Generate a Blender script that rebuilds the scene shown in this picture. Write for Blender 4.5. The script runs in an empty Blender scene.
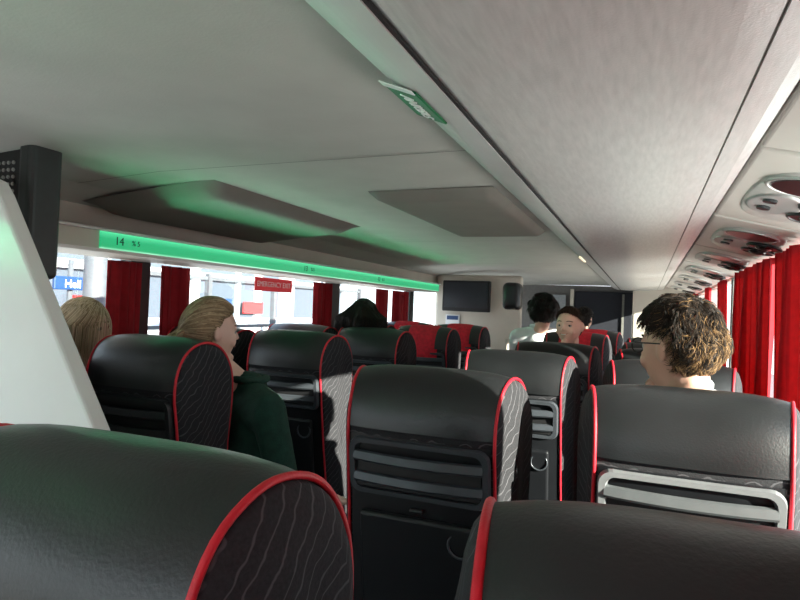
import bpy, bmesh, math, random
from mathutils import Vector, Matrix, noise
random.seed(7)
CLOSE=None
scn=bpy.context.scene
try:
    scn.view_settings.view_transform='Standard'
except Exception: pass
col=scn.collection
V=Vector
# ------------------------------------------------------------------ materials
def newmat(name):
    m=bpy.data.materials.new(name); m.use_nodes=True
    nt=m.node_tree; b=nt.nodes['Principled BSDF']
    return m,nt,b
def mat(name,c,rough=.5,metal=0,noise_amt=.12,scale=30,bump=.0,bscale=200,spec=.5,c2=None,coat=0):
    m,nt,b=newmat(name)
    b.inputs['Roughness'].default_value=rough; b.inputs['Metallic'].default_value=metal
    b.inputs['Specular IOR Level'].default_value=spec
    if coat: b.inputs['Coat Weight'].default_value=coat; b.inputs['Coat Roughness'].default_value=.25
    tc=nt.nodes.new('ShaderNodeTexCoord')
    n=nt.nodes.new('ShaderNodeTexNoise'); n.inputs['Scale'].default_value=scale; n.inputs['Detail'].default_value=4
    nt.links.new(tc.outputs['Object'],n.inputs['Vector'])
    r=nt.nodes.new('ShaderNodeValToRGB')
    a=[max(0,x*(1-noise_amt)) for x in c]; bb=[min(1,x*(1+noise_amt)) for x in (c2 or c)]
    r.color_ramp.elements[0].position=.3; r.color_ramp.elements[1].position=.7
    r.color_ramp.elements[0].color=(*a,1); r.color_ramp.elements[1].color=(*bb,1)
    nt.links.new(n.outputs['Fac'],r.inputs['Fac']); nt.links.new(r.outputs['Color'],b.inputs['Base Color'])
    if bump>0:
        n2=nt.nodes.new('ShaderNodeTexNoise'); n2.inputs['Scale'].default_value=bscale; n2.inputs['Detail'].default_value=3
        nt.links.new(tc.outputs['Object'],n2.inputs['Vector'])
        bp=nt.nodes.new('ShaderNodeBump'); bp.inputs['Strength'].default_value=bump; bp.inputs['Distance'].default_value=.003
        nt.links.new(n2.outputs['Fac'],bp.inputs['Height']); nt.links.new(bp.outputs['Normal'],b.inputs['Normal'])
    return m
def emis(name,c,s):
    m,nt,b=newmat(name)
    b.inputs['Base Color'].default_value=(*c,1); b.inputs['Emission Color'].default_value=(*c,1); b.inputs['Emission Strength'].default_value=s
    return m
M_leather=mat('black_leather',(.009,.010,.011),.38,0,.15,12,.15,220,.6,None,.12)
M_plastic=mat('dark_plastic',(.010,.011,.013),.36,0,.1,20,.08,300)
M_rackm=mat('grey_satin_plastic',(.060,.068,.078),.32,.2,.08,20)
M_slat=mat('slat_satin_plastic',(.056,.064,.074),.32,.2,.08,20)
M_rackm2=mat('sunlit_satin_plastic',(.26,.27,.28),.32,.3,.08,20)  # brighter copy of the rack grey, sunlight painted into the colour
M_slat2=mat('sunlit_slat_plastic',(.13,.14,.145),.32,.3,.08,20)  # slat grey with the same sunlight painted in
M_black=mat('black_matte',(.006,.006,.007),.6)
M_blackg=mat('black_gloss_plastic',(.008,.008,.009),.32)
M_red=mat('red_piping_cloth',(.60,.010,.025),.5,0,.1,60,.2,300)
M_redvel=mat('red_velour',(.62,.012,.03),.8,0,.2,40,.3,200)
def fabric():
    m,nt,b=newmat('wavy_fabric'); b.inputs['Roughness'].default_value=.9
    tc=nt.nodes.new('ShaderNodeTexCoord')
    mp=nt.nodes.new('ShaderNodeMapping'); mp.inputs['Rotation'].default_value=(math.radians(35),0,0)
    nt.links.new(tc.outputs['Object'],mp.inputs['Vector'])
    w=nt.nodes.new('ShaderNodeTexWave'); w.wave_type='BANDS'; w.bands_direction='Y'
    w.inputs['Scale'].default_value=17; w.inputs['Distortion'].default_value=3.8; w.inputs['Detail'].default_value=1.5; w.inputs['Detail Scale'].default_value=1.8
    nt.links.new(mp.outputs['Vector'],w.inputs['Vector'])
    r=nt.nodes.new('ShaderNodeValToRGB'); r.color_ramp.elements[0].position=.94; r.color_ramp.elements[0].color=(0,0,0,1)
    r.color_ramp.elements[1].position=1.0; r.color_ramp.elements[1].color=(1,1,1,1)
    nt.links.new(w.outputs['Fac'],r.inputs['Fac'])
    n=nt.nodes.new('ShaderNodeTexNoise'); n.inputs['Scale'].default_value=260
    nt.links.new(tc.outputs['Object'],n.inputs['Vector'])
    mx=nt.nodes.new('ShaderNodeMix'); mx.data_type='RGBA'
    mx.inputs[6].default_value=(.005,.005,.007,1); mx.inputs[7].default_value=(.026,.026,.030,1)
    nt.links.new(n.outputs['Fac'],mx.inputs[0])
    m2=nt.nodes.new('ShaderNodeMix'); m2.data_type='RGBA'; m2.inputs[7].default_value=(.075,.072,.08,1)
    nt.links.new(r.outputs['Color'],m2.inputs[0]); nt.links.new(mx.outputs[2],m2.inputs[6])
    nt.links.new(m2.outputs[2],b.inputs['Base Color'])
    bp=nt.nodes.new('ShaderNodeBump'); bp.inputs['Strength'].default_value=.4; bp.inputs['Distance'].default_value=.002
    nt.links.new(n.outputs['Fac'],bp.inputs['Height']); nt.links.new(bp.outputs['Normal'],b.inputs['Normal'])
    return m
M_fabric=fabric()
def brushed(name,c1,c2):
    m,nt,b=newmat(name); b.inputs['Roughness'].default_value=.36
    tc=nt.nodes.new('ShaderNodeTexCoord'); mp=nt.nodes.new('ShaderNodeMapping'); mp.inputs['Scale'].default_value=(12,1.6,12)
    nt.links.new(tc.outputs['Object'],mp.inputs['Vector'])
    n=nt.nodes.new('ShaderNodeTexNoise'); n.inputs['Scale'].default_value=9; n.inputs['Detail'].default_value=8
    nt.links.new(mp.outputs['Vector'],n.inputs['Vector'])
    r=nt.nodes.new('ShaderNodeValToRGB'); r.color_ramp.elements[0].position=.3; r.color_ramp.elements[1].position=.72
    r.color_ramp.elements[0].color=(*c1,1); r.color_ramp.elements[1].color=(*c2,1)
    nt.links.new(n.outputs['Fac'],r.inputs['Fac']); nt.links.new(r.outputs['Color'],b.inputs['Base Color'])
    n2=nt.nodes.new('ShaderNodeTexNoise'); n2.inputs['Scale'].default_value=260; n2.inputs['Detail'].default_value=2
    nt.links.new(tc.outputs['Object'],n2.inputs['Vector'])
    bp=nt.nodes.new('ShaderNodeBump'); bp.inputs['Strength'].default_value=.25; bp.inputs['Distance'].default_value=.002
    nt.links.new(n2.outputs['Fac'],bp.inputs['Height']); nt.links.new(bp.outputs['Normal'],b.inputs['Normal'])
    return m
M_rackpanel=brushed('brushed_panel',(.54,.535,.52),(.65,.64,.625))
M_ceiling=mat('ceiling_fabric',(.52,.515,.48),.8,0,.05,6,.2,150)
M_hatch=mat('hatch_panel',(.24,.225,.20),.6,0,.05,8)
M_beige=mat('beige_panel',(.56,.51,.44),.5,0,.04,6)
M_psu=mat('warm_grey_panel',(.54,.51,.47),.5,0,.04,6)
M_white=mat('white_panel',(.80,.81,.77),.5,0,.03,5,.15,300)
M_trim=mat('light_grey_trim',(.62,.61,.60),.35,.0,.04,8)
M_dark=mat('seam_dark',(.03,.03,.03),.6)
M_seam=mat('seam_grey',(.20,.20,.18),.6)
M_pillar=mat('pillar_grey',(.28,.27,.26),.6)
M_mould=mat('moulded_grey',(.44,.43,.41),.4)
M_wall=mat('wall_grey',(.20,.20,.20),.7)
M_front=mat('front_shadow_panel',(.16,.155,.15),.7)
M_floor=mat('floor_vinyl',(.05,.05,.055),.6,0,.3,80)
M_chrome=mat('chrome',(.50,.50,.49),.5,.7,.03,10)
def greenm():
    m,nt,b=newmat('green_led_strip')
    tc=nt.nodes.new('ShaderNodeTexCoord'); sx=nt.nodes.new('ShaderNodeSeparateXYZ'); mr=nt.nodes.new('ShaderNodeMapRange'); rp=nt.nodes.new('ShaderNodeValToRGB')
    nt.links.new(tc.outputs['Object'],sx.inputs[0]); nt.links.new(sx.outputs['Z'],mr.inputs['Value'])
    mr.inputs['From Min'].default_value=-.025; mr.inputs['From Max'].default_value=.04
    nt.links.new(mr.outputs['Result'],rp.inputs['Fac'])
    rp.color_ramp.elements[0].color=(.30,.90,.55,1); rp.color_ramp.elements[1].color=(.10,.75,.36,1)
    e_=rp.color_ramp.elements.new(.14); e_.color=(.02,.40,.16,1)
    e_=rp.color_ramp.elements.new(.6); e_.color=(.02,.44,.18,1)
    nt.links.new(rp.outputs['Color'],b.inputs['Emission Color']); b.inputs['Emission Strength'].default_value=1.0
    b.inputs['Base Color'].default_value=(.02,.2,.08,1); b.inputs['Roughness'].default_value=.3
    return m
M_green=greenm()
M_greensign=mat('green_sign',(.0,.17,.055),.4)
M_navy=mat('navy_cloth',(.012,.014,.022),.8)
M_signred=mat('sticker_red',(.40,.02,.02),.4)
M_stick=emis('sticker_red_backlit',(.55,.02,.03),.35)  # sticker emits its own glow in place of daylight behind it
M_textw=mat('white_lettering',(.9,.9,.9),.5)
M_textd=mat('dark_lettering',(.01,.03,.02),.5)
M_blue=mat('blue_sign_paint',(.012,.05,.16),.4)
M_bwhite=mat('white_paint',(.55,.56,.58),.5,0,.05,3)
M_paper=mat('white_paper',(.75,.76,.78),.5,0,.05,3)
M_bgrey=mat('grey_paint',(.10,.11,.125),.5)
M_asph=mat('asphalt',(.16,.16,.16),.9,0,.2,5)
def glass():
    m,nt,b=newmat('window_glass')
    out=[n for n in nt.nodes if n.type=='OUTPUT_MATERIAL'][0]
    t=nt.nodes.new('ShaderNodeBsdfTransparent'); t.inputs[0].default_value=(.93,.96,.95,1)
    g=nt.nodes.new('ShaderNodeBsdfGlossy'); g.inputs['Roughness'].default_value=.02
    mx=nt.nodes.new('ShaderNodeMixShader'); mx.inputs[0].default_value=.05
    nt.links.new(t.outputs[0],mx.inputs[1]); nt.links.new(g.outputs[0],mx.inputs[2]); nt.links.new(mx.outputs[0],out.inputs['Surface'])
    return m
M_glass=glass()
def curtm(name,c,tcol,f):
    m=mat(name,c,.85,0,.15,30,.2,200); nt=m.node_tree
    b=nt.nodes['Principled BSDF']; out=[n for n in nt.nodes if n.type=='OUTPUT_MATERIAL'][0]
    t=nt.nodes.new('ShaderNodeBsdfTranslucent'); t.inputs[0].default_value=(*tcol,1)
    mx=nt.nodes.new('ShaderNodeMixShader'); mx.inputs[0].default_value=f
    nt.links.new(b.outputs[0],mx.inputs[1]); nt.links.new(t.outputs[0],mx.inputs[2]); nt.links.new(mx.outputs[0],out.inputs['Surface'])
    return m
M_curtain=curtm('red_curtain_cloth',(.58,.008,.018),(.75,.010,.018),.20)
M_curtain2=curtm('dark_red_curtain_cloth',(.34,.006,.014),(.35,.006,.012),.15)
# ------------------------------------------------------------------ helpers
def mesh(name,verts,faces,m,parent=None,smooth=False,loc=None):
    me=bpy.data.meshes.new(name); me.from_pydata([tuple(v) for v in verts],[],faces); me.update()
    bm=bmesh.new(); bm.from_mesh(me); bmesh.ops.recalc_face_normals(bm,faces=bm.faces[:]); bm.to_mesh(me); bm.free()
    if m: me.materials.append(m)
    if smooth:
        for p in me.polygons: p.use_smooth=True
    o=bpy.data.objects.new(name,me); col.objects.link(o)
    if parent: o.parent=parent
    if loc: o.location=loc
    return o
def frombm(name,bm,m,parent=None,smooth=False):
    bmesh.ops.recalc_face_normals(bm,faces=bm.faces[:])
    me=bpy.data.meshes.new(name); bm.to_mesh(me); bm.free()
    if m: me.materials.append(m)
    if smooth:
        for p in me.polygons: p.use_smooth=True
    o=bpy.data.objects.new(name,me); col.objects.link(o)
    if parent: o.parent=parent
    return o
def bmbox(bm,c,s,bev=0,seg=2,rot=None):
    g=bmesh.ops.create_cube(bm,size=1); vs=g['verts']
    for v in vs: v.co=V((v.co.x*s[0],v.co.y*s[1],v.co.z*s[2]))
    if bev>0:
        es=list({e for v in vs for e in v.link_edges})
        r=bmesh.ops.bevel(bm,geom=es,offset=bev,segments=seg,profile=.5,affect='EDGES')
        vs=list({v for f in r['faces'] for v in f.verts}|{v for v in vs if v.is_valid})
    for v in vs:
        if rot: v.co=rot@v.co
        v.co+=V(c)
    return vs
def box(name,c,s,m,parent=None,bev=0,seg=2,rot=None,smooth=False):
    bm=bmesh.new(); bmbox(bm,c,s,bev,seg,rot); return frombm(name,bm,m,parent,smooth)
def tubegeo(pts,r,n=8,closed=False,taper=None):
    vs=[];fs=[]; N=len(pts); pts=[V(p) for p in pts]
    up=None
    for i,p in enumerate(pts):
        if closed: t=(pts[(i+1)%N]-pts[i-1]).normalized()
        else: t=(pts[min(i+1,N-1)]-pts[max(i-1,0)]).normalized()
        if up is None:
            up=t.orthogonal().normalized()
        else:
            up=(up-t*up.dot(t)); up=up.normalized() if up.length>1e-6 else t.orthogonal().normalized()
        b=t.cross(up)
        rr=r*(taper(i/(N-1)) if taper else 1)
        for k in range(n):
            a=2*math.pi*k/n
            vs.append(p+up*math.cos(a)*rr+b*math.sin(a)*rr)
    L=N if closed else N-1
    for i in range(L):
        for k in range(n):
            j=(i+1)%N
            fs.append((i*n+k,i*n+(k+1)%n,j*n+(k+1)%n,j*n+k))
    if not closed:
        fs.append(tuple(range(n))); fs.append(tuple((N-1)*n+k for k in range(n)))
    return vs,fs
def tube(name,pts,r,m,parent=None,n=8,closed=False):
    vs,fs=tubegeo(pts,r,n,closed); return mesh(name,vs,fs,m,parent,True)
def catmull(pts,k=4):
    out=[]; N=len(pts)
    for i in range(N-1):
        p0=V(pts[max(i-1,0)]);p1=V(pts[i]);p2=V(pts[i+1]);p3=V(pts[min(i+2,N-1)])
        for j in range(k):
            t=j/k
            out.append(.5*((2*p1)+(-p0+p2)*t+(2*p0-5*p1+4*p2-p3)*t*t+(-p0+3*p1-3*p2+p3)*t**3))
    out.append(V(pts[-1])); return out
def struct(o): o['kind']='structure'; return o
def top(o,label,cat,group=None,kind=None):
    o['label']=label;o['category']=cat
    if group:o['group']=group
    if kind:o['kind']=kind
    return o
def empty(name,loc):
    o=bpy.data.objects.new(name,None); o.empty_display_size=.1; o.location=loc; col.objects.link(o); return o
def extrude(name,prof,y0,y1,m,parent=None,smooth=False):
    n=len(prof); vs=[(x,y0,z) for x,z in prof]+[(x,y1,z) for x,z in prof]
    fs=[(i,(i+1)%n,n+(i+1)%n,n+i) for i in range(n)]+[tuple(range(n)),tuple(range(n,2*n))]
    return mesh(name,vs,fs,m,parent,smooth)
def text(name,s,size,m,parent,matrix,ext=.0005,align='CENTER'):
    cu=bpy.data.curves.new(name,'FONT'); cu.body=s; cu.size=size; cu.extrude=ext; cu.align_x=align; cu.align_y='CENTER'
    t=bpy.data.objects.new(name,cu); col.objects.link(t)
    bpy.context.view_layer.update()
    me=bpy.data.meshes.new_from_object(t); bpy.data.objects.remove(t)
    me.materials.clear(); me.materials.append(m)
    me.transform(matrix)
    o=bpy.data.objects.new(name,me); col.objects.link(o); o.parent=parent
    return o
def frame(x,y,z,o):
    M=Matrix.Identity(4)
    for i,a in enumerate((x,y,z)):
        for j in range(3): M[j][i]=a[j]
    for j in range(3): M[j][3]=o[j]
    return M
XL,XR=-2.22,.58
YB,YF=-1.3,9.5
CZ=1.95
# ------------------------------------------------------------------ shell
struct(box('floor',((XL+XR)/2,(YB+YF)/2,-.03),(XR-XL+.1,YF-YB,.06),M_floor))
pr=[(XL-.05,1.885),(XL,1.885),(-2.0,1.925),(-1.6,1.95),(-.4,1.955),(XR+.05,1.955),(XR+.05,2.03),(XL-.05,2.03)]
struct(extrude('ceiling',pr,YB,YF,M_ceiling))
k=1
for y in (-.2,1.63,3.75,5.5):
    vs=[(-2.0,1.9225),(-1.6,1.9475),(-.46,1.9525)]
    v=[(x,y-.0025,z) for x,z in vs]+[(x,y+.0025,z) for x,z in vs]
    o=mesh('trim_%d'%k,v,[(0,1,4,3),(1,2,5,4)],M_seam); struct(o); k+=1
wl,wt=.88,1.70
struct(box('wall_left',(XL-.03,(YB+YF)/2,wl/2),(.06,YF-YB,wl),M_wall))
struct(box('wall_right',(XR+.03,(YB+YF)/2,wl/2),(.06,YF-YB,wl),M_wall))
struct(box('trim_10',(XL-.03,(YB+YF)/2,(wt+1.9)/2),(.06,YF-YB,1.9-wt),M_beige))
struct(box('trim_11',(XR+.03,(YB+YF)/2,(1.80+1.96)/2),(.06,YF-YB,.16),M_beige))
struct(box('wall_back',((XL+XR)/2,YB-.03,.45),(XR-XL+.1,.06,.9),M_beige))
struct(box('trim_12',((XL+XR)/2,YB-.03,1.86),(XR-XL+.1,.06,.18),M_beige))
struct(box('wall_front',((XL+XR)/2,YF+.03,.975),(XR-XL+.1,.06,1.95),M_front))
k=20;w=1
posts=[YB,.35,2.17,4.12,5.75,7.5,YF]
rposts=[-.75,.9,3.06,4.67,6.3,7.9,YF]
for i,y in enumerate(posts):
    struct(box('trim_%d'%k,(XL-.03,y,(wl+wt)/2),(.065,.12,wt-wl),M_dark)); k+=1
    struct(box('trim_%d'%k,(XR+.015,rposts[i],(wl+1.8)/2),(.095,.11,1.8-wl),M_pillar)); k+=1
for i in range(len(posts)-1):
    a,b=posts[i],posts[i+1]
    struct(box('window_%d'%w,(XL-.035,(a+b)/2,(wl+wt)/2),(.006,b-a-.1,wt-wl),M_glass)); w+=1
struct(box('window_%d'%w,(XR+.035,(YB+YF)/2,(wl+1.8)/2),(.006,YF-YB,1.8-wl),M_glass)); w+=1
struct(box('window_%d'%w,((XL+XR)/2,YB-.03,1.335),(XR-XL,.006,.87),M_glass)); w+=1
struct(box('wall_bulkhead',(-1.73,6.55,.95),(.98,.1,1.9),M_beige,bev=.03))
struct(box('wall_partition',(.21,8.8,.97),(.74,.1,1.94),M_beige,bev=.02))
struct(box('trim_40',(-1.26,6.2,.62),(.05,.5,1.24),M_beige,bev=.02))
struct(box('door_1',(-.58,9.46,.93),(.82,.05,1.86),M_navy,bev=.01))
struct(box('trim_42',(-.30,9.43,.93),(.03,.03,1.80),M_seam)); struct(box('trim_43',(-1.03,9.43,.95),(.05,.05,1.88),M_beige))
struct(box('window_%d'%w,(-1.35,9.45,1.5),(.45,.02,.6),mat('shaded_windscreen',(.30,.32,.34),.2)))
pp=[(XL,0),(-1.20,0),(-1.20,1.06),(-1.215,1.15),(-1.62,1.77),(-1.65,1.805),(-1.69,1.82),(XL,1.82)]
o=extrude('wall_stair',pp,1.08,1.13,M_white); struct(o)
bv=o.modifiers.new('b','BEVEL'); bv.width=.008; bv.segments=2
# ------------------------------------------------------------------ luggage rack (right)
r=empty('luggage_rack',(0,0,CZ)); top(r,'long overhead luggage rack with brushed grey underside above the seats','luggage rack')
def rk(name,prof,m,y0=YB,y1=8.75,sm=False):
    return extrude(name,[(x,z-CZ) for x,z in prof],y0,y1,m,r,sm)
rk('underside_panel',[(-.322,1.874),(-.31,1.867),(-.28,1.863),(-.2,1.860),(-.1,1.861),(.0,1.865),(.10,1.871),(.142,1.876),(.142,1.945),(-.322,1.945)],M_rackpanel)
cv=[]
for i in range(13):
    u=i/12; bx=-.478+.150*u; bz=1.952-.086*u; bl=.020*math.sin(math.pi*u)
    cv.append((bx-.5*bl,bz-.86*bl))
cv.append((-.328,1.872))
rk('edge_trim',cv+[(-.328,1.952)],M_trim)
rk('trim_groove',[(-.3275,1.868),(-.3215,1.868),(-.3215,1.90),(-.3275,1.90)],M_dark)
rk('side_groove',[(.142,1.881),(.147,1.881),(.147,1.945),(.142,1.945)],M_seam)
rk('side_panel',[(.147,1.877),(.19,1.881),(.215,1.888),(.222,1.945),(.147,1.945)],M_rackpanel)
t=V((.93,0,-.37)).normalized(); n=V((t.z,0,-t.x)).normalized()
s=empty('rack_sign',(-.412,1.03,1.893)); top(s,'small green printed sign fixed to the luggage rack edge','sign')
bm=bmesh.new(); bmbox(bm,(0.03,0,0),(.18,.070,.005),.002,1)
Ms=frame((0,1,0),t,n,n*.005)
for v in bm.verts: v.co=Ms@v.co
frombm('sign_plate',bm,M_greensign,s)
text('lettering','ANKERS',.036,M_textw,s,frame((0,1,0),t,n,n*.009+V((0,.038,0))),.001)
bm=bmesh.new(); bmbox(bm,(-.067,0,.0035),(.022,.066,.002),0)
for v in bm.verts: v.co=Ms@v.co
frombm('emblem',bm,M_textw,s)
l=box('marker_lamp',(-.41,4.3,1.885),(.015,.35,.012),emis('lamp_glow',(1,.85,.6),.9),bev=.004); top(l,'small slim lit marker lamp under the rack edge','lamp')
# ------------------------------------------------------------------ passenger service units (right)
def disc(bm,M,r0,h,seg=24,sx=1,sy=1):
    g=bmesh.ops.create_cone(bm,cap_ends=True,segments=seg,radius1=r0,radius2=r0*.92,depth=h)
    for v in g['verts']: v.co=M@V((v.co.x*sx,v.co.y*sy,v.co.z))
def ringpts(M,r0,n=24,sx=1,sy=1): return [M@V((math.cos(a*2*math.pi/n)*r0*sx,math.sin(a*2*math.pi/n)*r0*sy,0)) for a in range(n)]
A=V((.226,0,1.902)); B=V((.560,0,1.820)); tt=(B-A).normalized(); nn=V((tt.z,0,-tt.x)).normalized()
W=(B-A).length
def psu_parts(L):
    e=empty('service_unit',(0,0,0)); parts=[]
    def MM(a,y,h=0): return frame((0,1,0),tt,nn,tt*a+V((0,y,0))+nn*h)
    bm=bmesh.new(); bmbox(bm,(0,0,0),(L-.012,W,.03),.01,3)
    Mx=MM(0,0,-.0)
    for v in bm.verts: v.co=Mx@v.co
    parts.append(frombm('panel',bm,M_psu,e,False))
    vs=[];fs=[]; ns=36
    for q,(rr_,hh) in enumerate(((1,.012),(.97,.018),(.92,.021),(.6,.021),(.05,.021))):
        for a in range(ns):
            an=2*math.pi*a/ns; ca,sa=math.cos(an),math.sin(an)
            sq=(abs(ca)**3+abs(sa)**3)**(-1/3)
            vs.append(MM(.0,.0,hh)@V((ca*sq*.34*rr_,sa*sq*.132*rr_,0)))
    for q in range(4):
        for a in range(ns): fs.append((q*ns+a,q*ns+(a+1)%ns,(q+1)*ns+(a+1)%ns,(q+1)*ns+a))
    fs.append(tuple(4*ns+a for a in range(ns)))
    parts.append(mesh('moulded_housing',vs,fs,M_mould,e,True))
    vs=[];fs=[]; ns=28
    for q,(rr_,hh) in enumerate(((1,.020),(.96,.026),(.86,.026),(.5,.023),(.05,.022))):
        for a in range(ns):
            an=2*math.pi*a/ns; vs.append(MM(-.045,.06,hh)@V((math.cos(an)*.15*rr_,math.sin(an)*.075*rr_,0)))
    for q in range(4):
        for a in range(ns): fs.append((q*ns+a,q*ns+(a+1)%ns,(q+1)*ns+(a+1)%ns,(q+1)*ns+a))
    fs.append(tuple(4*ns+a for a in range(ns)))
    parts.append(mesh('lamp_plate',vs,fs,M_chrome,e,True))
    bm=bmesh.new(); disc(bm,MM(-.01,-.21,.020),.095,.012,28); parts.append(frombm('speaker',bm,M_blackg,e,False))
    vs,fs=tubegeo(ringpts(MM(-.01,-.21,.022),.099),.005,8,True); parts.append(mesh('speaker_ring',vs,fs,M_chrome,e,True))
    for a,y in ((.072,-.02),(.072,.14)):
        bm=bmesh.new(); disc(bm,MM(a,y,.024),.062,.014,24); ell_=bmesh.ops.create_icosphere(bm,subdivisions=2,radius=.038)
        for v in ell_['verts']: v.co=MM(a,y,.028)@V((v.co.x,v.co.y,v.co.z*.4))
        parts.append(frombm('air_nozzle',bm,M_blackg,e,False))
        vs,fs=tubegeo(ringpts(MM(a,y,.028),.063),.006,8,True); parts.append(mesh('nozzle_ring',vs,fs,M_plastic,e,True))
    for y in (.0,.11):
        bm=bmesh.new(); disc(bm,MM(-.065,y,.027),.020,.008,16); parts.append(frombm('reading_lamp',bm,M_plastic,e,False))
    e.location=(A+B)/2
    return e,parts
def clone(e,parts,loc,rotz=0,scale=None,swap=None,**kw):
    ne=e.copy(); ne.location=loc; ne.rotation_euler=(0,0,rotz); col.objects.link(ne)
    if scale: ne.scale=scale
    mp={e:ne}
    out=[]
    for p in parts:
        q=p.copy(); col.objects.link(q); mp[p]=q; q.parent=mp[p.parent]; out.append(q)
        if swap and q.data.materials and q.data.materials[0] in swap:
            q.data=q.data.copy(); q.data.materials[0]=swap[q.data.materials[0]]
    for kk,v in kw.items(): ne[kk]=v
    return ne,out
e,ps=psu_parts(.93); c0=e.location.copy()
e['label']='beige overhead panel with black air nozzles and chrome reading lamp';e['category']='overhead console';e['group']='service units above the window seats'
first=True
for i in range(10):
    loc=(c0.x,-.82+.94*i,c0.z)
    if first: e.location=loc; first=False
    else: clone(e,ps,loc)
# ------------------------------------------------------------------ left strip
fx=frame((0,1,0),(0,0,1),(1,0,0),(0,0,0))
def seat_strip(yc,h0,h1,g0,g1,nums,lab):
    r=empty('seat_number_strip',(-1.9,yc,1.7)); top(r,lab,'light strip')
    def lp(name,prof,m,y0,y1): return extrude(name,[(x+1.9,z-1.7) for x,z in prof],y0-yc,y1-yc,m,r)
    lp('housing',[(-2.22,1.67),(-1.88,1.665),(-1.862,1.675),(-1.862,1.745),(-1.95,1.765),(-2.22,1.78)],M_beige,h0,h1)
    lp('light_strip',[(-1.862,1.676),(-1.850,1.678),(-1.850,1.736),(-1.862,1.74)],M_green,g0,g1)
    lp('upper_lip',[(-1.865,1.740),(-1.840,1.740),(-1.840,1.748),(-1.87,1.755)],M_trim,h0+.04,h1-.01)
    for s_,y in nums:
        text('seat_number',s_,.044,M_textd,r,Matrix.Translation((.0515,y-yc,.008))@fx)
        text('seat_icon','% 5',.028,M_textd,r,Matrix.Translation((.0515,y+.08-yc,.008))@fx)
seat_strip(3.5,1.36,5.55,1.62,5.52,(('14',1.70),('13',3.05),('12',4.1)),'long overhead strip with glowing green light and seat numbers')
seat_strip(-.15,-1.28,1.06,-1.25,1.03,(),'short overhead strip with glowing green light behind the partition')
def bulge(name,x0,x1,y0,y1,zt,d,label,p=5,q=7):
    n=24; vs=[];fs=[]
    for i in range(n+1):
        for j in range(n+1):
            u,v=i/n,j/n
            x=x0+(x1-x0)*u; y=y0+(y1-y0)*v
            a=1-abs(2*u-1)**p; b=1-abs(2*v-1)**q
            e_=min(1,max(0,a*1.6))*min(1,max(0,b*1.6))
            vs.append((x,y,zt(x)-d*e_))
    for i in range(n):
        for j in range(n): a=i*(n+1)+j; fs.append((a,a+1,a+n+2,a+n+1))
    o=mesh(name,vs,fs,M_hatch,None,True); top(o,label,'ceiling hatch'); return o
bulge('roof_hatch',-1.02,-.52,2.12,3.35,lambda x:1.951,.032,'raised grey roof hatch panel in the ceiling',8,12)
bulge('ceiling_housing',-2.18,-1.50,1.8,3.05,lambda x:1.95-.06*max(0,(-1.6-x)/.6),.055,'raised grey duct housing on the ceiling beside the strip',4,5)
s=empty('speaker_box',(-1.82,1.30,1.765)); top(s,'dark hanging speaker box with perforated grille','speaker')
box('casing',(-.01,0,0),(.24,.10,.40),M_plastic,s,.03,4)
bm=bmesh.new()
for i in range(5):
    for j in range(13):
        disc(bm,frame((1,0,0),(0,0,1),(0,-1,0),(-.075+.022*i,-.052,-.13+.022*j)),.006,.004,8)
frombm('grille',bm,M_chrome,s)
box('screen_back',(.085,-.015,-.01),(.065,.11,.42),mat('box_grey_green',(.03,.037,.037),.4),s,.02,4)
box('hinge',(-.0,.0,.17),(.10,.05,.03),M_plastic,s,.006)
t=empty('television',(-1.83,6.42,1.66)); top(t,'black flat television mounted high on the beige bulkhead','television')
box('casing',(0,0,0),(.54,.06,.34),M_black,t,.012)
box('screen',(0,-.033,.01),(.49,.006,.28),mat('tv_screen',(.012,.015,.022),.3),t)
box('mount',(0,.04,.1),(.2,.05,.1),M_plastic,t)
nb=box('notice',(-2.0,6.490,1.385),(.16,.020,.13),M_paper); top(nb,'small white paper notice with blue heading on the bulkhead','notice')
box('heading',(-2.0,6.479,1.415),(.13,.004,.045),M_blue,nb)
bx=box('wall_monitor',(-1.18,5.75,1.655),(.17,.22,.26),M_plastic,bev=.05,seg=4,smooth=True); top(bx,'dark grey rounded speaker housing under the ceiling','speaker')
# ------------------------------------------------------------------ curtains
def curtain(x,y0,y1,z0,z1,folds,amp,label,m):
    ny=folds*10; nz=14; vs=[];fs=[]; rs=random.Random(int(y0*100)+int(x*10)); w1=rs.random()*6; 
    for i in range(ny+1):
        for j in range(nz+1):
            u=i/ny;v=j/nz
            yy=y0+(y1-y0)*u
            ph=u*folds*2*math.pi+.9*math.sin(u*5+w1)
            a=amp*(.6+.4*math.sin(v*2.5+u*9+w1))
            vs.append((x+a*math.sin(ph)+.25*a*math.sin(2.3*ph+w1),yy+.22*(y1-y0)/folds*math.sin(2*ph)*.5,z0+(z1-z0)*v))
    for i in range(ny):
        for j in range(nz): a=i*(nz+1)+j; fs.append((a,a+1,a+nz+2,a+nz+1))
    o=mesh('curtain',vs,fs,m,None,True)
    sm=o.modifiers.new('s','SOLIDIFY'); sm.thickness=.003
    top(o,label,'curtain','window curtains')
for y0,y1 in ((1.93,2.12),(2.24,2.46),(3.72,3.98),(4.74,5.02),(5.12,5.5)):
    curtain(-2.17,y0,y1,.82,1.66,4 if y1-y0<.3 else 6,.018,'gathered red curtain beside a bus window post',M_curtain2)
for y0,y1 in ((-1.2,-.82),(-.45,.30),(.33,.86),(.94,1.12),(2.45,2.98),(3.13,3.55),(3.60,4.15),(4.80,5.2),(6.0,6.24),(7.5,7.8)):  # out-of-view curtains beside the camera are added to block the sun
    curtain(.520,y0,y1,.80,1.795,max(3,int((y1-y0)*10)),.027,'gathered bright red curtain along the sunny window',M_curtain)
es=empty('emergency_exit_sticker',(XL+.002,3.28,1.615)); top(es,'red emergency exit sticker on the window glass','sign')
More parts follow.
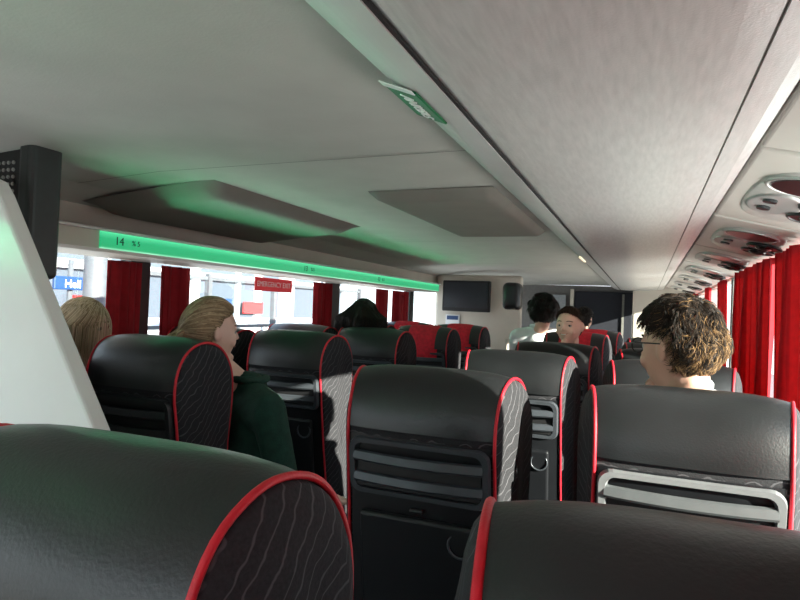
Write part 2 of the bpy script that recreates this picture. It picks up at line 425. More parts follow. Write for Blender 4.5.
box('plate',(0,0,0),(.004,.42,.085),M_stick,es,.0015,1)
text('lettering','EMERGENCY EXIT',.047,M_textw,es,Matrix.Translation((.003,0,0))@fx)
# ------------------------------------------------------------------ seats
prof=catmull([(.15,.44),(.09,.65),(.045,.9),(.012,1.12),(.0,1.2),(.006,1.27),(.032,1.325),(.075,1.355),(.12,1.36),(.165,1.343),(.20,1.30),(.218,1.24),(.218,1.14),(.21,1.0),(.225,.8),(.26,.6),(.28,.44)],4)
prof=[(p[0],p[1]) for p in prof]
def rear_y(z):
    for (a,b),(c,d) in zip(prof,prof[1:]):
        if b<=z<=d and d>b: return a+(c-a)*(z-b)/(d-b)
    return .05
def medial(p):
    y,z=p
    z2=min(z,1.235); ry=rear_y(z2); return (ry+ (.22 if z2>.9 else .24))/2,z2
def edge_x(p):
    my,_=medial(p); t_=max(0,min(1,(p[0]-my+.11)/.22))
    h=.186
    if p[1]<1.0: h=.186+.012*(1.0-p[1])
    return h+.036*t_
def strip(name,idx,m,parent,off=0,fr=1.0,crown=.012):
    nx=12; vs=[];fs=[]
    for (i) in idx:
        y,z=prof[i]; mz=medial((y,z)); d=V((y-mz[0],z-mz[1])); d=d.normalized() if d.length>0 else V((0,0))
        ex=edge_x((y,z))*fr
        for k_ in range(nx+1):
            u=-1+2*k_/nx
            c=crown*(1-u**4)+off
            vs.append((u*ex,y+d.x*c,z+d.y*c))
    R=len(idx)
    for a in range(R-1):
        for k_ in range(nx): q=a*(nx+1)+k_; fs.append((q,q+1,q+nx+2,q+nx+1))
    return mesh(name,vs,fs,m,parent,True)
def make_seat(redpad,rackmat,label):
    e=empty('bus_seat',(0,0,0)); P=[]
    N=len(prof)
    P.append(strip('backrest',list(range(N)),M_fabric,e,crown=.008))
    ids=[i for i,p in enumerate(prof) if (p[1]>1.205) or (p[0]>.2 and p[1]>1.08)]
    P.append(strip('headrest_cover',ids,M_leather,e,off=.004,crown=.014,fr=1.0))
    if redpad:
        ids2=[i for i,p in enumerate(prof) if (p[1]>1.15 and p[0]<.04) or (p[1]>1.23) or (p[0]>.2 and p[1]>1.10)]
        P.append(strip('headrest_pad',ids2,M_redvel,e,off=.010,crown=.014,fr=.66))
    ids=[i for i,p in enumerate(prof) if p[0]<.16 and p[1]<1.215 and i<N/2]
    P.append(strip('rear_shell',ids,M_plastic,e,off=.003,crown=.008,fr=.97))
    for sgn in (-1,1):
        rows=[(1.0,0),(.97,.012),(.88,.024),(.68,.034),(.4,.039),(.12,.040),(0,.040)]
        vs=[];fs=[]
        for s_,dx in rows:
            for p in prof:
                mz=medial(p); ex=edge_x(p)+dx*.65
                if s_<.6: ex=.204+.026+.012*max(0,1.0-p[1])
                vs.append((sgn*ex,mz[0]+(p[0]-mz[0])*s_,mz[1]+(p[1]-mz[1])*s_))
        n=len(prof)
        for a in range(len(rows)-1):
            for i in range(n-1): fs.append((a*n+i,a*n+i+1,(a+1)*n+i+1,(a+1)*n+i))
        P.append(mesh('side_panel',vs,fs,M_fabric,e,True))
        pts=[]
        for p in prof[4:]:
            mz=medial(p); d=V((p[0]-mz[0],p[1]-mz[1])); d=d.normalized()
            pts.append((sgn*(edge_x(p)+.003),p[0]+d.x*.004,p[1]+d.y*.004))
        vs,fs=tubegeo(pts,.0042,8); P.append(mesh('piping',vs,fs,M_red,e,True))
    z0,z1=1.045,1.192; hw=.178; zc=(z0+z1)/2
    def yy(z): return rear_y(max(min(z,1.2),.5))
    def loop(hw_,za,zb,cr,dy):
        out=[]
        for cx,cz,a0 in ((hw_-cr,zb-cr,0),(-hw_+cr,zb-cr,90),(-hw_+cr,za+cr,180),(hw_-cr,za+cr,270)):
            for q in range(6):
                a=math.radians(a0+q*18); out.append((cx+cr*math.cos(a),yy(cz+cr*math.sin(a))+dy,cz+cr*math.sin(a)))
        return out
    L1=loop(hw+.004,z0-.004,z1+.004,.032,-.006); L2=loop(hw,z0,z1,.03,-.022); L3=loop(hw-.014,z0+.012,z1-.012,.022,-.022); L4=loop(hw-.018,z0+.016,z1-.016,.02,-.004)
    vs=L1+L2+L3+L4; nL=len(L1); fs=[]
    for a in range(3):
        for i in range(nL): fs.append((a*nL+i,a*nL+(i+1)%nL,(a+1)*nL+(i+1)%nL,(a+1)*nL+i))
    P.append(mesh('magazine_rack',vs,fs,rackmat,e,False))
    bm=bmesh.new(); bmbox(bm,(0,yy(zc)-.008,zc),(2*hw-.03,.010,z1-z0-.03),.004,1); P.append(frombm('rack_recess',bm,M_black,e))
    for zz,ht in ((1.146,.014),(1.090,.014)):
        vs=[];fs=[]; nx=14
        for i in range(nx+1):
            u=-1+2*i/nx; x=u*(hw-.012); yo=-.018-.010*(1-u*u)
            zb=zz-.003*(1-u*u)
            y_=yy(zz)+yo
            for dy,dz in ((.003,ht),(-.004,ht-.004),(-.009,-ht+.006),(-.004,-ht),(.004,-ht+.004)): vs.append((x,y_+dy,zb+dz))
        for i in range(nx):
            for q in range(5): fs.append((i*5+q,i*5+(q+1)%5,(i+1)*5+(q+1)%5,(i+1)*5+q))
        P.append(mesh('rack_slat',vs,fs,M_slat,e,False))
    zc=.865
    rt=Matrix.Rotation(math.atan2(rear_y(.72)-rear_y(1.0),.28),3,'X')
    P.append(box('folding_table',(0,rear_y(zc)-.022,zc),(.30,.022,.27),M_plastic,e,.009,3,rt,False))
    P.append(box('table_latch',(0,rear_y(1.02)-.018,1.015),(.035,.012,.012),M_plastic,e,.004))
    c=V((.115,rear_y(.95)-.034,.95)); Mx=frame((1,0,0),(0,0,1),(0,-1,0),c)
    vs,fs=tubegeo(ringpts(Mx,.031,20),.0032,8,True); P.append(mesh('cup_holder',vs,fs,M_rackm,e,True))
    P.append(box('seat_cushion',(0,.45,.43),(.43,.50,.15),M_fabric,e,.05,4,None,True))
    P.append(box('seat_frame',(0,.40,.33),(.38,.44,.05),M_plastic,e,.01))
    for x in (-.13,.13):
        P.append(box('leg',(x,.40,.155),(.05,.30,.31),M_plastic,e,.012))
    for sgn in (-1,1):
        P.append(box('armrest',(sgn*.220,.42,.68),(.030,.32,.05),M_leather,e,.013,3,None,True))
    e['category']='seat'; e['label']=label
    return e,P
s1,p1=make_seat(False,M_rackm,'black leather bus seat with red piping and wavy fabric sides')
s1['group']='rows of bus seats'
s2,p2=make_seat(True,M_rackm,'black bus seat with red piping and red headrest pad')
s2['group']='red headrest seats at the front'
CX,RX,LA,LW=-.515,.095,-1.475,-1.97
LOW=(1,1,.976)
clone(s1,p1,(RX,1.42,0),0,(1,1,.974),{M_rackm:M_rackm2,M_slat:M_slat2})
clone(s1,p1,(CX,1.42,0),0,(1.03,1,.976))
for x,y in [(-.475,2.36),(RX,2.32),(-.45,3.3),(RX,3.2),(RX,4.1),(RX,5.0)]: clone(s1,p1,(x,y,0),0,LOW)
clone(s1,p1,(LA-.01,1.43,0),0,(.97,1,1),{M_rackm:M_plastic,M_slat:M_plastic})  # left rack parts swapped to a darker colour, shade painted in
clone(s1,p1,(LW,1.22,0),0,(1,1,1),{M_rackm:M_plastic,M_slat:M_plastic})
for x,y in [(LA,2.28),(LW,2.28),(LA,3.12),(LW,3.12)]: clone(s1,p1,(x,y,0),0,(1,1,1))
s1.location=(CX,.375,0); s1.scale=(1,1,.980)
clone(s1,p1,(RX,.37,0),0,(1,1,.984))
for x,y in [(LA,4.95),(-.45,4.35),(LW,4.95),(LW,4.05),(-.40,5.3)]: clone(s2,p2,(x,y,0))
s2.location=(LA,4.05,0)
# ------------------------------------------------------------------ people
M_skin=mat('skin',(.58,.33,.24),.5,0,.06,15)
M_skin3=mat('skin_boy',(.70,.44,.33),.5,0,.06,15)
M_skin2=mat('skin_pale',(.74,.48,.38),.5,0,.06,15)
M_eyew=mat('eye_white',(.36,.34,.32),.4,0,0); M_iris=mat('eye_iris',(.04,.03,.02),.3); M_lip=mat('lip',(.50,.22,.18),.45)
M_teeth=mat('teeth_white',(.75,.72,.68),.4)
def cap(bm,p0,p1,r0,r1,seg=12):
    p0=V(p0);p1=V(p1); L=(p1-p0).length
    for p,r_ in ((p0,r0),(p1,r1)):
        g=bmesh.ops.create_icosphere(bm,subdivisions=2,radius=r_)
        for v in g['verts']: v.co+=p
    if L>1e-4:
        q=(p1-p0).to_track_quat('Z','Y')
        g=bmesh.ops.create_cone(bm,cap_ends=True,segments=seg,radius1=r0,radius2=r1,depth=L)
        for v in g['verts']: v.co=q@v.co+(p0+p1)/2
def ell(bm,c,s,R=None,sub=3):
    g=bmesh.ops.create_icosphere(bm,subdivisions=sub,radius=1)
    for v in g['verts']:
        q=V((v.co.x*s[0],v.co.y*s[1],v.co.z*s[2]))
        if R: q=R@q
        v.co=q+V(c)
def headshape(n):
    x,y,z=.074*n.x,.096*n.y,.116*n.z
    lo=max(0,-n.z-.05)
    x*=1-.34*lo*lo-.08*lo
    if n.y>0:
        y*=.93+.03*lo; y+=.006*lo
    else: y*=1-.42*lo
    if n.y>0:
        for sx in (-1,1): y-=.008*math.exp(-(((x-sx*.031)/.017)**2+((z-.008)/.013)**2))
        y+=.004*math.exp(-((z-.032)/.012)**2)*math.exp(-(x/.05)**2)
        y-=.003*math.exp(-((z+.038)/.010)**2)*math.exp(-(x/.03)**2)
    return V((x,y,z))
def remesh(o,v,it=4):
    m=o.modifiers.new('r','REMESH'); m.mode='VOXEL'; m.voxel_size=v; m.use_smooth_shade=True
    s=o.modifiers.new('s','SMOOTH'); s.factor=.5; s.iterations=it
def person(label,hip,chest,head,tyaw,hyaw,hpitch,skin,top_m,leg_m,hair,hs=1.0,mouth_open=False,glasses=False,vox=.0065,collar=None,roll=0,sw=.165,nose=1.0):
    hip=V(hip);chest=V(chest);head=V(head)
    f=V((-math.sin(tyaw),math.cos(tyaw),0)); rr=V((math.cos(tyaw),math.sin(tyaw),0)); up=V((0,0,1))
    HR=(Matrix.Rotation(hyaw,3,'Z')@Matrix.Rotation(hpitch,3,'X')@Matrix.Rotation(roll,3,'Y'))
    H=lambda p:head+HR@(V(p)*hs)
    e=empty('person',(hip.x,hip.y,0)); O=V((hip.x,hip.y,0))
    J={}
    for sg in (-1,1):
        J['sh',sg]=chest+rr*sg*sw+up*.045
        J['el',sg]=J['sh',sg]-up*.27+rr*sg*.03+f*.06
        J['wr',sg]=J['el',sg]+f*.19-rr*sg*.05-up*.08
        J['hp',sg]=hip+rr*sg*.085
        J['kn',sg]=hip+rr*sg*.10+f*.43+up*.02
        J['an',sg]=V((J['kn',sg].x,J['kn',sg].y,.09))-f*.04
        if J['wr',sg].z<hip.z+.13: J['wr',sg].z=hip.z+.13
    neck=chest+up*.12; nb=H((0,-.03,-.075))
    bm=bmesh.new()
    g=bmesh.ops.create_icosphere(bm,subdivisions=5,radius=1)
    for v in g['verts']: v.co=H(headshape(v.co.normalized()))
    cap(bm,H((0,.084,.016)),H((0,.086+.016*nose,-.018)),.006*hs,.0085*hs)
    for sx in (-1,1):
        cap(bm,H((sx*.008,.090,-.021)),H((sx*.008,.091,-.021)),.0065*hs,.0065*hs)
        ell(bm,H((sx*.077,-.010,.0)),(.010*hs,.020*hs,.032*hs),HR@Matrix.Rotation(sx*.40,3,'Z'),2)
        ell(bm,H((sx*.036,.060,-.030)),(.022*hs,.020*hs,.024*hs),HR,2)
        cap(bm,H((sx*.020,.079,.017)),H((sx*.042,.075,.016)),.0055*hs,.0050*hs)
    ell(bm,H((0,.074,-.094)),(.022*hs,.016*hs,.017*hs),HR,2)
    cap(bm,nb,neck-up*.05,.050*hs,.058)
    cap(bm,neck-up*.06,chest,.07,.10)
    ell(bm,(chest+hip)/2+up*.09,(.15,.10,.24),Matrix.Rotation(tyaw,3,'Z'))
    ell(bm,hip,(.16,.12,.12),Matrix.Rotation(tyaw,3,'Z'))
    for sg in (-1,1):
        cap(bm,chest+up*.05,J['sh',sg],.065,.05)
        cap(bm,J['sh',sg],J['el',sg],.046,.036); cap(bm,J['el',sg],J['wr',sg],.036,.025)
        cap(bm,J['hp',sg],J['kn',sg],.078,.055); cap(bm,J['kn',sg],J['an',sg],.052,.036)
        cap(bm,J['an',sg]-up*.03,J['an',sg]-up*.045+f*.15,.036,.03)
        w=J['wr',sg]; d=(f*.95-up*.25).normalized()
        cap(bm,w,w+d*.055,.022,.022); cap(bm,w+rr*.012+d*.03,w+rr*.014+d*.075,.016,.014); cap(bm,w-rr*.012+d*.03,w-rr*.014+d*.075,.016,.014)
        for i,ln in enumerate((.062,.072,.067,.052)):
            b0=w+d*.078+rr*((-.028+.0187*i)*(-sg)); b1=b0+d*ln*.5+up*.004+rr*(-sg)*(-.003+.002*i); b2=b1+(d-up*.7).normalized()*ln*.45
            cap(bm,b0,b1,.0085,.008,8); cap(bm,b1,b2,.008,.007,8)
        t0=w+d*.02-rr*sg*.022; t1=t0-rr*sg*.025+d*.028; t2=t1+d*.028
        cap(bm,t0,t1,.011,.009,8); cap(bm,t1,t2,.009,.008,8)
    for v in bm.verts: v.co-=O
    b=frombm('body',bm,skin,e,True); remesh(b,vox,2)
    bm=bmesh.new()
    cap(bm,neck-up*.030,chest,.074,.115)
    ell(bm,(chest+hip)/2+up*.09,(.178,.125,.26),Matrix.Rotation(tyaw,3,'Z'))
    ell(bm,hip+up*.03,(.178,.138,.12),Matrix.Rotation(tyaw,3,'Z'))
    for sg in (-1,1):
        cap(bm,neck-up*.04,J['sh',sg],.06,.064)
        cap(bm,chest+up*.02,J['sh',sg],.09,.066)
        cap(bm,J['sh',sg],J['el',sg],.064,.054); cap(bm,J['el',sg],J['wr',sg]-(J['wr',sg]-J['el',sg]).normalized()*.012,.054,.038)
    for v in bm.verts:
        p=v.co; nz=noise.noise(p*9)*.012+noise.noise(p*24)*.004
        v.co+= V((nz,nz,0))-O
    c=frombm('sweater',bm,top_m,e,True); remesh(c,.012,3)
    if collar:
        pts=[neck+up*.014+rr*math.cos(a*math.pi/10)*.064+f*math.sin(a*math.pi/10)*.062-O for a in range(20)]
        vs,fs=tubegeo(pts,.013,8,True); mesh('collar',vs,fs,collar,e,True)
    bm=bmesh.new()
    ell(bm,hip-up*.01,(.172,.132,.11),Matrix.Rotation(tyaw,3,'Z'))
    for sg in (-1,1):
        cap(bm,J['hp',sg],J['kn',sg],.094,.068); cap(bm,J['kn',sg],J['an',sg]+up*.02,.066,.052)
    for v in bm.verts: v.co-=O
    c=frombm('trousers',bm,leg_m,e,True); remesh(c,.014,3)
    for sg in (-1,1):
        bm=bmesh.new(); cap(bm,J['an',sg]-up*.04-f*.01,J['an',sg]-up*.05+f*.16,.048,.038)
        for v in bm.verts: v.co-=O; v.co.z=max(v.co.z,.002)
        frombm('shoe',bm,M_black,e,True)
    for sx in (-1,1):
        bm=bmesh.new(); ell(bm,H((sx*.031,.0680,.006)),(.0120*hs,)*3,None,3)
        for v in bm.verts: v.co-=O
        ey=frombm('eye',bm,M_eyew,e,True)
        bm=bmesh.new(); ell(bm,H((sx*.031,.0775,.006)),(.0065*hs,.0035*hs,.0065*hs),HR,2)
        for v in bm.verts: v.co-=O
        frombm('iris',bm,M_iris,ey,True)
        pts=[H((sx*(.016+.008*i),.0885-.0018*i*i*.8,.030+.003*math.sin(i*.9)))-O for i in range(5)]
        vs,fs=tubegeo(pts,.0022*hs,6); mesh('eyebrow',vs,fs,hair['m'],e,True)
    pts=[H((-.024+.006*i,.0880-.00035*(i-4)**2,-.050+(.0006*(i-4)**2 if mouth_open else .0001*(i-4)**2)))-O for i in range(9)]
    vs,fs=tubegeo(pts,.0042*hs,6,False,lambda t_:.4+.6*math.sin(math.pi*t_)); mesh('lips',vs,fs,M_lip,e,True)
    if mouth_open:
        pts=[H((-.018+.006*i,.0915-.0006*(i-3)**2,-.050+.0006*(i-3)**2))-O for i in range(7)]
        vs,fs=tubegeo(pts,.0028*hs,6,False,lambda t_:.3+.7*math.sin(math.pi*t_)); mesh('teeth',vs,fs,M_teeth,e,True)
    if glasses:
        vsA=[];fsA=[]
        def addt(pts,r_,cl=False):
            vs,fs=tubegeo([q-O for q in pts],r_,6,cl); o_=len(vsA); vsA.extend(vs); fsA.extend([tuple(i+o_ for i in f_) for f_ in fs])
        for sx in (-1,1):
            addt([H((sx*.033+.025*math.cos(a*math.pi/10),.095-.10*abs(.025*math.cos(a*math.pi/10)),.006+.019*math.sin(a*math.pi/10))) for a in range(20)],.0018,True)
            addt([H((sx*.058,.091,.012)),H((sx*.076,.075,.014)),H((sx*.083,.03,.014)),H((sx*.085,-.012,.014)),H((sx*.084,-.025,-.006))],.002)
        addt([H((-.008,.098,.010)),H((0,.101,.014)),H((.008,.098,.010))],.0018)
        mesh('glasses',vsA,fsA,M_black,e,True)
    rnd=random.Random(hair.get('seed',3))
    thick=hair['vol']; style=hair['style']; na=hair.get('na',1.0)
    def on_scalp(n,grow=0):
        if style=='long': return not (n.y>.28 and n.z<.62 and abs(n.x)<.96) and n.z>-.80 and not(n.z<-.3 and n.y>.1)
        if style=='back':
            if n.y>.15: return n.z>.42+.25*max(0,n.y-.15)+.25*(1-abs(n.x))*n.y
            if n.y>-.25: return n.z>.42-(.15-n.y)*1.35
            return n.z>-.55
        if n.y>.15: return n.z>.38+.35*(n.y-.15)+.10*(1-abs(n.x))
        if n.y>-.38: return n.z>.30+.1*(n.y+.30)
        return n.z>-.42-.25*max(0,-n.y-.6)
    def fall(n): return min(1,max(.12,(n.z+.50)*1.5))
    bm=bmesh.new(); bmesh.ops.create_icosphere(bm,subdivisions=6,radius=1)
    dl=[v for v in bm.verts if not on_scalp(v.co.normalized())]
    for v in bm.verts:
        n=v.co.normalized(); b0=headshape(n)
        nf=hair.get('nf',5)
        nz=(noise.noise(n*nf)*.5+noise.noise(n*nf*3)*.35)*na
        bk=thick*.9*max(0,-n.y)*(1 if style=='back' else 0)
        v.co=b0+n*(.003+thick*(.6+nz)*fall(n)+bk)
    bmesh.ops.delete(bm,geom=dl,context='VERTS')
    for v in bm.verts: v.co=H(v.co)-O
    hb=frombm('hair',bm,hair['m'],e,True)
    sm=hb.modifiers.new('s','SOLIDIFY'); sm.thickness=.005; sm.offset=-1
    vsA=[];fsA=[];mi=[]
    shades=hair['m2']; wts=hair.get('w',[1]*len(shades))
    def push(pts,r_,n_=3,sun_patch=0):
        vs,fs=tubegeo([H(q)-O for q in pts],r_,n_,False,lambda t_:1-.7*t_)
        o_=len(vsA); vsA.extend(vs); fsA.extend([tuple(i+o_ for i in f_) for f_ in fs])
        ww=list(wts)
        if sun_patch and len(ww)>2: ww=[ww[0]*max(.1,1-sun_patch),ww[1],ww[2]*max(.05,1+sun_patch*2)]
        s_=rnd.choices(range(len(shades)),ww)[0]; mi.extend([s_]*len(fs))
    cnt=0
    tgt=V(hair.get('tail',(0,-.115,-.02)))
    while cnt<hair['n']:
        n=V((rnd.gauss(0,1),rnd.gauss(0,1),rnd.gauss(0,1))).normalized()
        if not on_scalp(n): continue
        cnt+=1
        sh=fall(n); sun_patch=0
        nz0=(noise.noise(n*hair.get('nf',5))*.5+noise.noise(n*hair.get('nf',5)*3)*.35)*na
        p=headshape(n)+n*(.003+thick*(.5+nz0)*sh); L=hair['len']*rnd.uniform(.6,1.15); S=9; pts=[p.copy()]
        ph=rnd.random()*9
        cdir=V((rnd.gauss(0,1),rnd.gauss(0,1),rnd.gauss(0,1))).normalized()
        if style=='back':
            tn=V((tgt.x/.075,tgt.y/.096,tgt.z/.116)).normalized()
            for i in range(1,S+1):
                u=i/S
                nd=n.lerp(tn,u)
                if nd.length<.2: nd=nd+V((.2,-.2,.3))
                nd=nd.normalized()
                bs=headshape(nd); shh=fall(nd)
                lift=.006+thick*.80*shh+thick*.9*max(0,-nd.y)+.0022*math.sin(ph*3+u*2)
                pts.append(bs+nd*lift)
        elif style in('wavy','short'):
            S=6; pts=[p.copy()]
            q_=n+V((.0,.0,.0))+noise.noise_vector(n*6)*.10
            cell=V((round(q_.x*hair['lk'])/hair['lk'],round(q_.y*hair['lk'])/hair['lk'],round(q_.z*hair['lk'])/hair['lk']))
            fld=noise.noise_vector(cell*3.7+V((3.1,hair.get('seed',1),0)))
            if style=='wavy': sun_patch=max(-.9,min(1.8,(-n.z*1.1-.0-n.y*.6)+fld.z*1.6))  # gathers gold strands low at the back, as painted sunlight
            crown=V((0,-.45,.9)).normalized()
            away=(n-crown); away=away-n*away.dot(n); away=away.normalized() if away.length>.01 else V((1,0,0))
            ld=(away*.9+fld*1.7*hair.get('curl',1)+cdir*.38)
            for i in range(S):
                u=i/S
                nn_=V((p.x/.075,p.y/.096,p.z/.116)).normalized()
                fl=(ld-nn_*ld.dot(nn_)).normalized()
                sd=nn_.cross(fl)
                dr=(fl+sd*.8*math.sin(u*4.2+fld.y*8)*hair.get('curl',1)+nn_*(.75*(1-1.9*u))*sh).normalized()
                p=p+dr*L/S*(.45+.55*sh)
                pts.append(p.copy())
        else:
            for i in range(S):
                if p.z>.03: fl=V((n.x*1.2,-.45+n.y*.3,-.8)) 
                else: fl=V((0,-.05,-1))
                w_=noise.noise_vector(p*9+V((ph*.02,0,0)))*hair.get('curl',.2)
                dr=(fl.normalized()+w_).normalized()
                p=p+dr*L/S
                q=V((p.x/.075,p.y/.096,p.z/.116))
                lim=1.05+thick*5*sh
                if q.length<lim and p.z>-.07: p=p*(lim/q.length)
                elif p.z<=-.07:
                    q2=V((p.x/.075,p.y/.096)); 
                    if q2.length<1.02: p=V((p.x*1.02/max(q2.length,.1),p.y*1.02/max(q2.length,.1),p.z))
                pts.append(p.copy())
        push(pts,hair.get('r',.0022),3,sun_patch)
    if style=='back':
        for i in range(500):
            a=rnd.random()*6.28; rad=.028*math.sqrt(rnd.random())
            b0=tgt+V((math.cos(a)*rad,.01,math.sin(a)*rad)); L=rnd.uniform(.12,.18)
            pts=[b0]
            for j in range(1,9):
                u=j/8; sp=1+.6*math.sin(u*2.6)
                pts.append(tgt+V((math.cos(a)*rad*sp,-.050*math.sin(min(1,u*1.6)*1.57)+math.sin(a)*rad*.7*sp,-L*u*u*.75-L*.25*u+math.sin(a)*rad*(1-u))))
            push(pts,.0024)
    ho=mesh('hair_strands',vsA,fsA,None,e,True)
    for s_ in shades: ho.data.materials.append(s_)
    ho.data.polygons.foreach_set('material_index',mi)
    top(e,label,'person')
    return e
def hm(n,c,rough=.5): return mat(n,c,rough,0,.12,20,0,120,.3)
Hb0=hm('hair_brown_base',(.010,.007,.005),.7); Hb1=hm('hair_brown_dark',(.012,.008,.005),.6); Hb2=hm('hair_brown_mid',(.04,.022,.012),.55); Hb3=hm('hair_brown_sunlit',(.24,.14,.06),.5)  # gold shade paints sunlight into the brown hair
Hboy=hm('hair_boy_brown',(.035,.021,.012),.7)
Hl0=hm('hair_blonde_base',(.20,.135,.075)); Hl1=hm('hair_blonde_dark',(.24,.16,.09),.45); Hl2=hm('hair_blonde_mid',(.38,.265,.155),.45); Hl3=hm('hair_blonde_light',(.62,.47,.30),.45)
Hp0=hm('hair_pale_base',(.36,.26,.16)); Hp3=hm('hair_pale_light',(.85,.70,.50),.45)
Hdk=hm('hair_black',(.014,.011,.009),.4)
M_gsw=mat('dark_green_knit',(.008,.042,.028),.9,0,.25,40,.6,180)
M_wht=mat('white_cotton',(.65,.66,.68),.8,0,.05,10)
M_gry=mat('grey_cotton',(.10,.11,.13),.9); M_jean=mat('denim',(.02,.03,.06),.9)
person('man with short wavy brown hair, glasses and white shirt, seated',(.10,1.80,.58),(.10,1.80,1.195),(.085,1.75,1.42),.10,.90,-.02,M_skin,M_wht,M_jean,
  dict(style='wavy',m=Hb0,m2=[Hb1,Hb2,Hb3],w=[6,4,1.8],vol=.025,n=10000,len=.033,r=.0010,nf=3.0,na=.7,seed=5,lk=5,curl=.8),hs=1.06,glasses=True,vox=.0055,collar=M_wht,sw=.135)
person('woman in dark green sweater turned sideways in her seat',(-1.42,1.86,.58),(-1.32,1.82,1.09),(-1.455,1.77,1.385),-.5,-.50,-.03,M_skin2,M_gsw,M_jean,
  dict(style='back',m=Hl0,m2=[Hl1,Hl2,Hl3],w=[3,4,2],vol=.012,n=5200,len=.13,r=.0013,nf=3,na=.2,seed=6,tail=(0,-.112,.0)),hs=.98,vox=.0055,collar=M_gsw,nose=.85)
person('person with long straight blonde hair seated by the window',(-1.93,1.65,.58),(-1.93,1.63,1.04),(-1.925,1.62,1.375),0,-1.05,0,M_skin2,M_gry,M_jean,
  dict(style='long',m=Hp0,m2=[Hl2,Hl3,Hp3],w=[2,4,4],vol=.009,n=4200,len=.27,curl=.06,r=.0015,nf=3,na=.2,seed=8),hs=.95,vox=.007,nose=.8)
person('person with dark hair seated behind a headrest',(-1.66,3.5,.58),(-1.66,3.46,1.06),(-1.64,3.42,1.405),0,.1,0,M_skin,M_black,M_jean,
  dict(style='long',m=Hdk,m2=[Hdk,Hb2],w=[5,1],vol=.022,n=3000,len=.20,curl=.35,r=.002,nf=3,na=.5,seed=9),hs=1.1,vox=.009)
person('boy with short hair turned around smiling over the seat',(-.42,3.88,.62),(-.42,3.82,1.09),(-.42,3.74,1.43),math.pi-.3,math.pi-.25,.0,M_skin3,M_gry,M_jean,
  dict(style='short',m=Hboy,m2=[Hboy,Hb2],vol=.008,n=3000,len=.018,curl=.3,r=.0011,nf=3,na=.4,seed=11,lk=6),hs=.98,mouth_open=True,vox=.005,nose=.9)
person('person with bushy dark hair in a white top',(-.76,4.80,.62),(-.76,4.76,1.27),(-.73,4.72,1.50),0,.2,0,M_skin,M_wht,M_jean,
  dict(style='wavy',m=Hdk,m2=[Hdk],vol=.036,n=3500,len=.055,curl=1,r=.002,nf=4,seed=12,lk=5),hs=1.08,vox=.009,collar=M_wht)
person('person in dark clothes seated in shadow near the doorway',(-.62,6.75,.58),(-.62,6.72,1.12),(-.60,6.70,1.45),0,-.3,0,M_skin,M_black,M_jean,
  dict(style='wavy',m=Hdk,m2=[Hdk],vol=.02,n=1500,len=.04,curl=.8,r=.003,nf=4,seed=14,lk=5),hs=1.05,vox=.01)
clone(s1,p1,(-.62,6.39,0),0,LOW)
# ------------------------------------------------------------------ outside
GZ=-2.4
g=box('ground',(-20,8,GZ-.05),(90,90,.1),M_asph); g['kind']='structure'
p=tube('street_pole',[(-4,3.46,GZ),(-4,3.46,4)],.085,M_bgrey,None,16); top(p,'grey steel pole standing outside the window','pole')
s=empty('blue_sign',(-6,4.9,GZ)); top(s,'blue street sign with white lettering on a post','sign')
box('plate',(0,0,GZ*-1+1.63),(.04,.50,.15),M_blue,s,.01)
text('lettering','Hell',.13,M_textw,s,Matrix.Translation((.022,-.02,2.4+1.62))@fx)
tube('post',[(-.05,0,0),(-.05,0,4.3)],.03,M_bgrey,s)
b=empty('station_building',(-13,12,GZ)); top(b,'white station building with framed glazing and red panels','building')
Mbg=mat('building_glass',(.08,.10,.13),.2)
box('glazing',(0,0,3.0),(.3,26,6),Mbg,b)
bm=bmesh.new(); rs=random.Random(4); y_=-13
while y_<13:
    bmbox(bm,(.2,y_,3.0),(.15,rs.choice((.14,.3,.9)),6)); y_+=rs.uniform(.9,2.4)
for j in range(5): bmbox(bm,(.22,0,.3+j*1.45),(.2,26,.22))
frombm('facade_frame',bm,M_bwhite,b)
for yy_,zz_,w_,h_ in ((-7.5,3.5,1.0,.4),(-1.2,3.6,.9,.6),(2.2,3.3,1.4,.45),(5.5,3.7,1.1,.4)): box('red_panel',(.33,yy_,zz_),(.06,w_,h_),M_signred,b)
for yy_,zz_,w_,h_ in ((.3,3.1,.9,.5),(3.9,3.8,.8,.35)): box('blue_panel',(.33,yy_,zz_),(.06,w_,h_),M_blue,b)
c=empty('parked_coach',(-7.2,10.2,GZ)); top(c,'white coach with blue stripe parked outside','bus')
box('coach_body',(0,0,1.95),(2.3,7,3.2),M_bwhite,c,.15,3)
box('stripe',(1.16,0,2.9),(.02,6.6,.16),M_blue,c)
box('side_glass',(1.16,0,2.45),(.02,6.4,.6),M_bgrey,c)
for yv in (-2.2,2.3):
    for xv in (-1,1):
        bm=bmesh.new(); disc(bm,frame((0,1,0),(0,0,1),(1,0,0),(xv*1.0,yv,.48)),.48,.28,24); frombm('wheel',bm,M_black,c)
f_=empty('railing',(-4.6,6.6,GZ)); top(f_,'white metal walkway railing outside the windows','railing')
bm=bmesh.new()
for i in range(5): bmbox(bm,(0,-2.4+i*1.3,2.1),(.06,.06,4.2))
for z in (3.1,3.6,4.15): bmbox(bm,(0,.2,z),(.04,5.3,.04))
frombm('frame',bm,M_bgrey,f_)
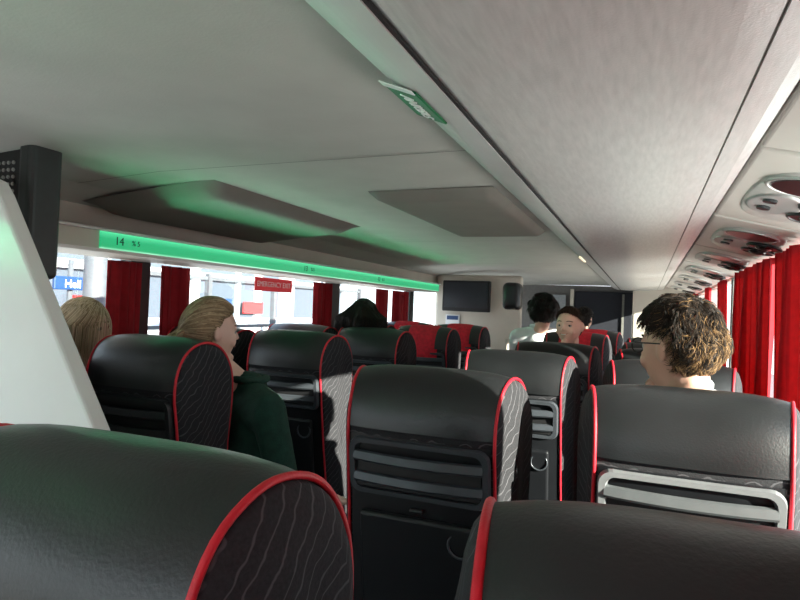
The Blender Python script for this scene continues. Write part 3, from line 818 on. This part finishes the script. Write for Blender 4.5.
# ------------------------------------------------------------------ light
wd=bpy.data.worlds.new('World'); scn.world=wd; wd.use_nodes=True
nt=wd.node_tree; bg=nt.nodes['Background']
tc=nt.nodes.new('ShaderNodeTexCoord'); sx=nt.nodes.new('ShaderNodeSeparateXYZ'); rp=nt.nodes.new('ShaderNodeValToRGB')
nt.links.new(tc.outputs['Generated'],sx.inputs[0]); nt.links.new(sx.outputs['Z'],rp.inputs['Fac'])
rp.color_ramp.elements[0].color=(.9,.95,1,1); rp.color_ramp.elements[1].color=(.45,.65,1,1)
nt.links.new(rp.outputs['Color'],bg.inputs['Color']); bg.inputs['Strength'].default_value=2.6
sl=bpy.data.lights.new('sun','SUN'); sl.energy=30; sl.angle=.01; sl.color=(1,.93,.82)
so=bpy.data.objects.new('sun',sl); col.objects.link(so)
so.rotation_euler=(-V((.80,-.30,.26))).to_track_quat('-Z','Y').to_euler()
def area(name,loc,to,sx_,sy_,e_,c_,spread=None):
    l=bpy.data.lights.new(name,'AREA'); l.shape='RECTANGLE'; l.size=sx_; l.size_y=sy_; l.energy=e_; l.color=c_
    if spread: l.spread=spread
    o=bpy.data.objects.new(name,l); col.objects.link(o); o.location=loc
    d=(V(to)-V(loc)).normalized(); 
    y=V((0,1,0)); y=(y-d*y.dot(d)).normalized() if abs(d.y)<.9 else V((1,0,0)); z=-d; yy_=z.cross(y)
    o.matrix_world=frame(y,yy_,z,loc); return o
area('fill_bounce_right',(1.7,3.0,.25),(-.9,3.0,1.95),8.5,1.2,255,(1,.97,.92))  # added fill lamp below the sills, imitating light off the ground
area('fill_bounce_left',(-3.4,3.0,.15),(-.9,3.0,1.95),8.5,1.2,135,(.98,.98,1))  # added fill lamp, left side
area('fill_bounce_rear',(-.8,-2.6,.3),(-.8,1.2,1.95),2.6,1.2,65,(1,.98,.95))  # added fill lamp outside the rear glass
sp=bpy.data.lights.new('boy_fill_spot','SPOT'); sp.energy=8; sp.spot_size=math.radians(24); sp.spot_blend=.6; sp.shadow_soft_size=.03; sp.color=(1,.94,.86)  # added spot under the rack to brighten the boy, no real fitting
so2=bpy.data.objects.new('boy_fill_spot',sp); col.objects.link(so2); so2.location=(-.15,2.75,1.84)
so2.rotation_euler=(V((-.42,3.70,1.46))-V((-.15,2.75,1.84))).to_track_quat('-Z','Y').to_euler()
area('green_led_light',(-1.835,3.5,1.735),(-1.0,3.5,2.0),4.0,.012,3.2,(.16,1,.46),2.4)
area('green_led_light',(-1.835,.15,1.752),(-.95,.6,2.08),1.7,.010,3.5,(.16,1,.46),1.1)
# ------------------------------------------------------------------ camera
cd=bpy.data.cameras.new('camera'); cd.sensor_width=36; cd.lens=601/800*36; cd.clip_start=.02
cam=bpy.data.objects.new('camera',cd); col.objects.link(cam)
yaw=math.radians(22.2); pitch=math.atan(8/601)
roll=.04
R=Matrix.Rotation(yaw,4,'Z')@Matrix.Rotation(math.pi/2+pitch,4,'X')@Matrix.Rotation(roll,4,'Z')
cam.matrix_world=Matrix.Translation((0,0,1.5))@R
if CLOSE:
    u,v,zf=CLOSE; cd.lens*=zf; cd.shift_x=(u-400)/800*zf; cd.shift_y=-(v-300)/800*zf
scn.camera=cam
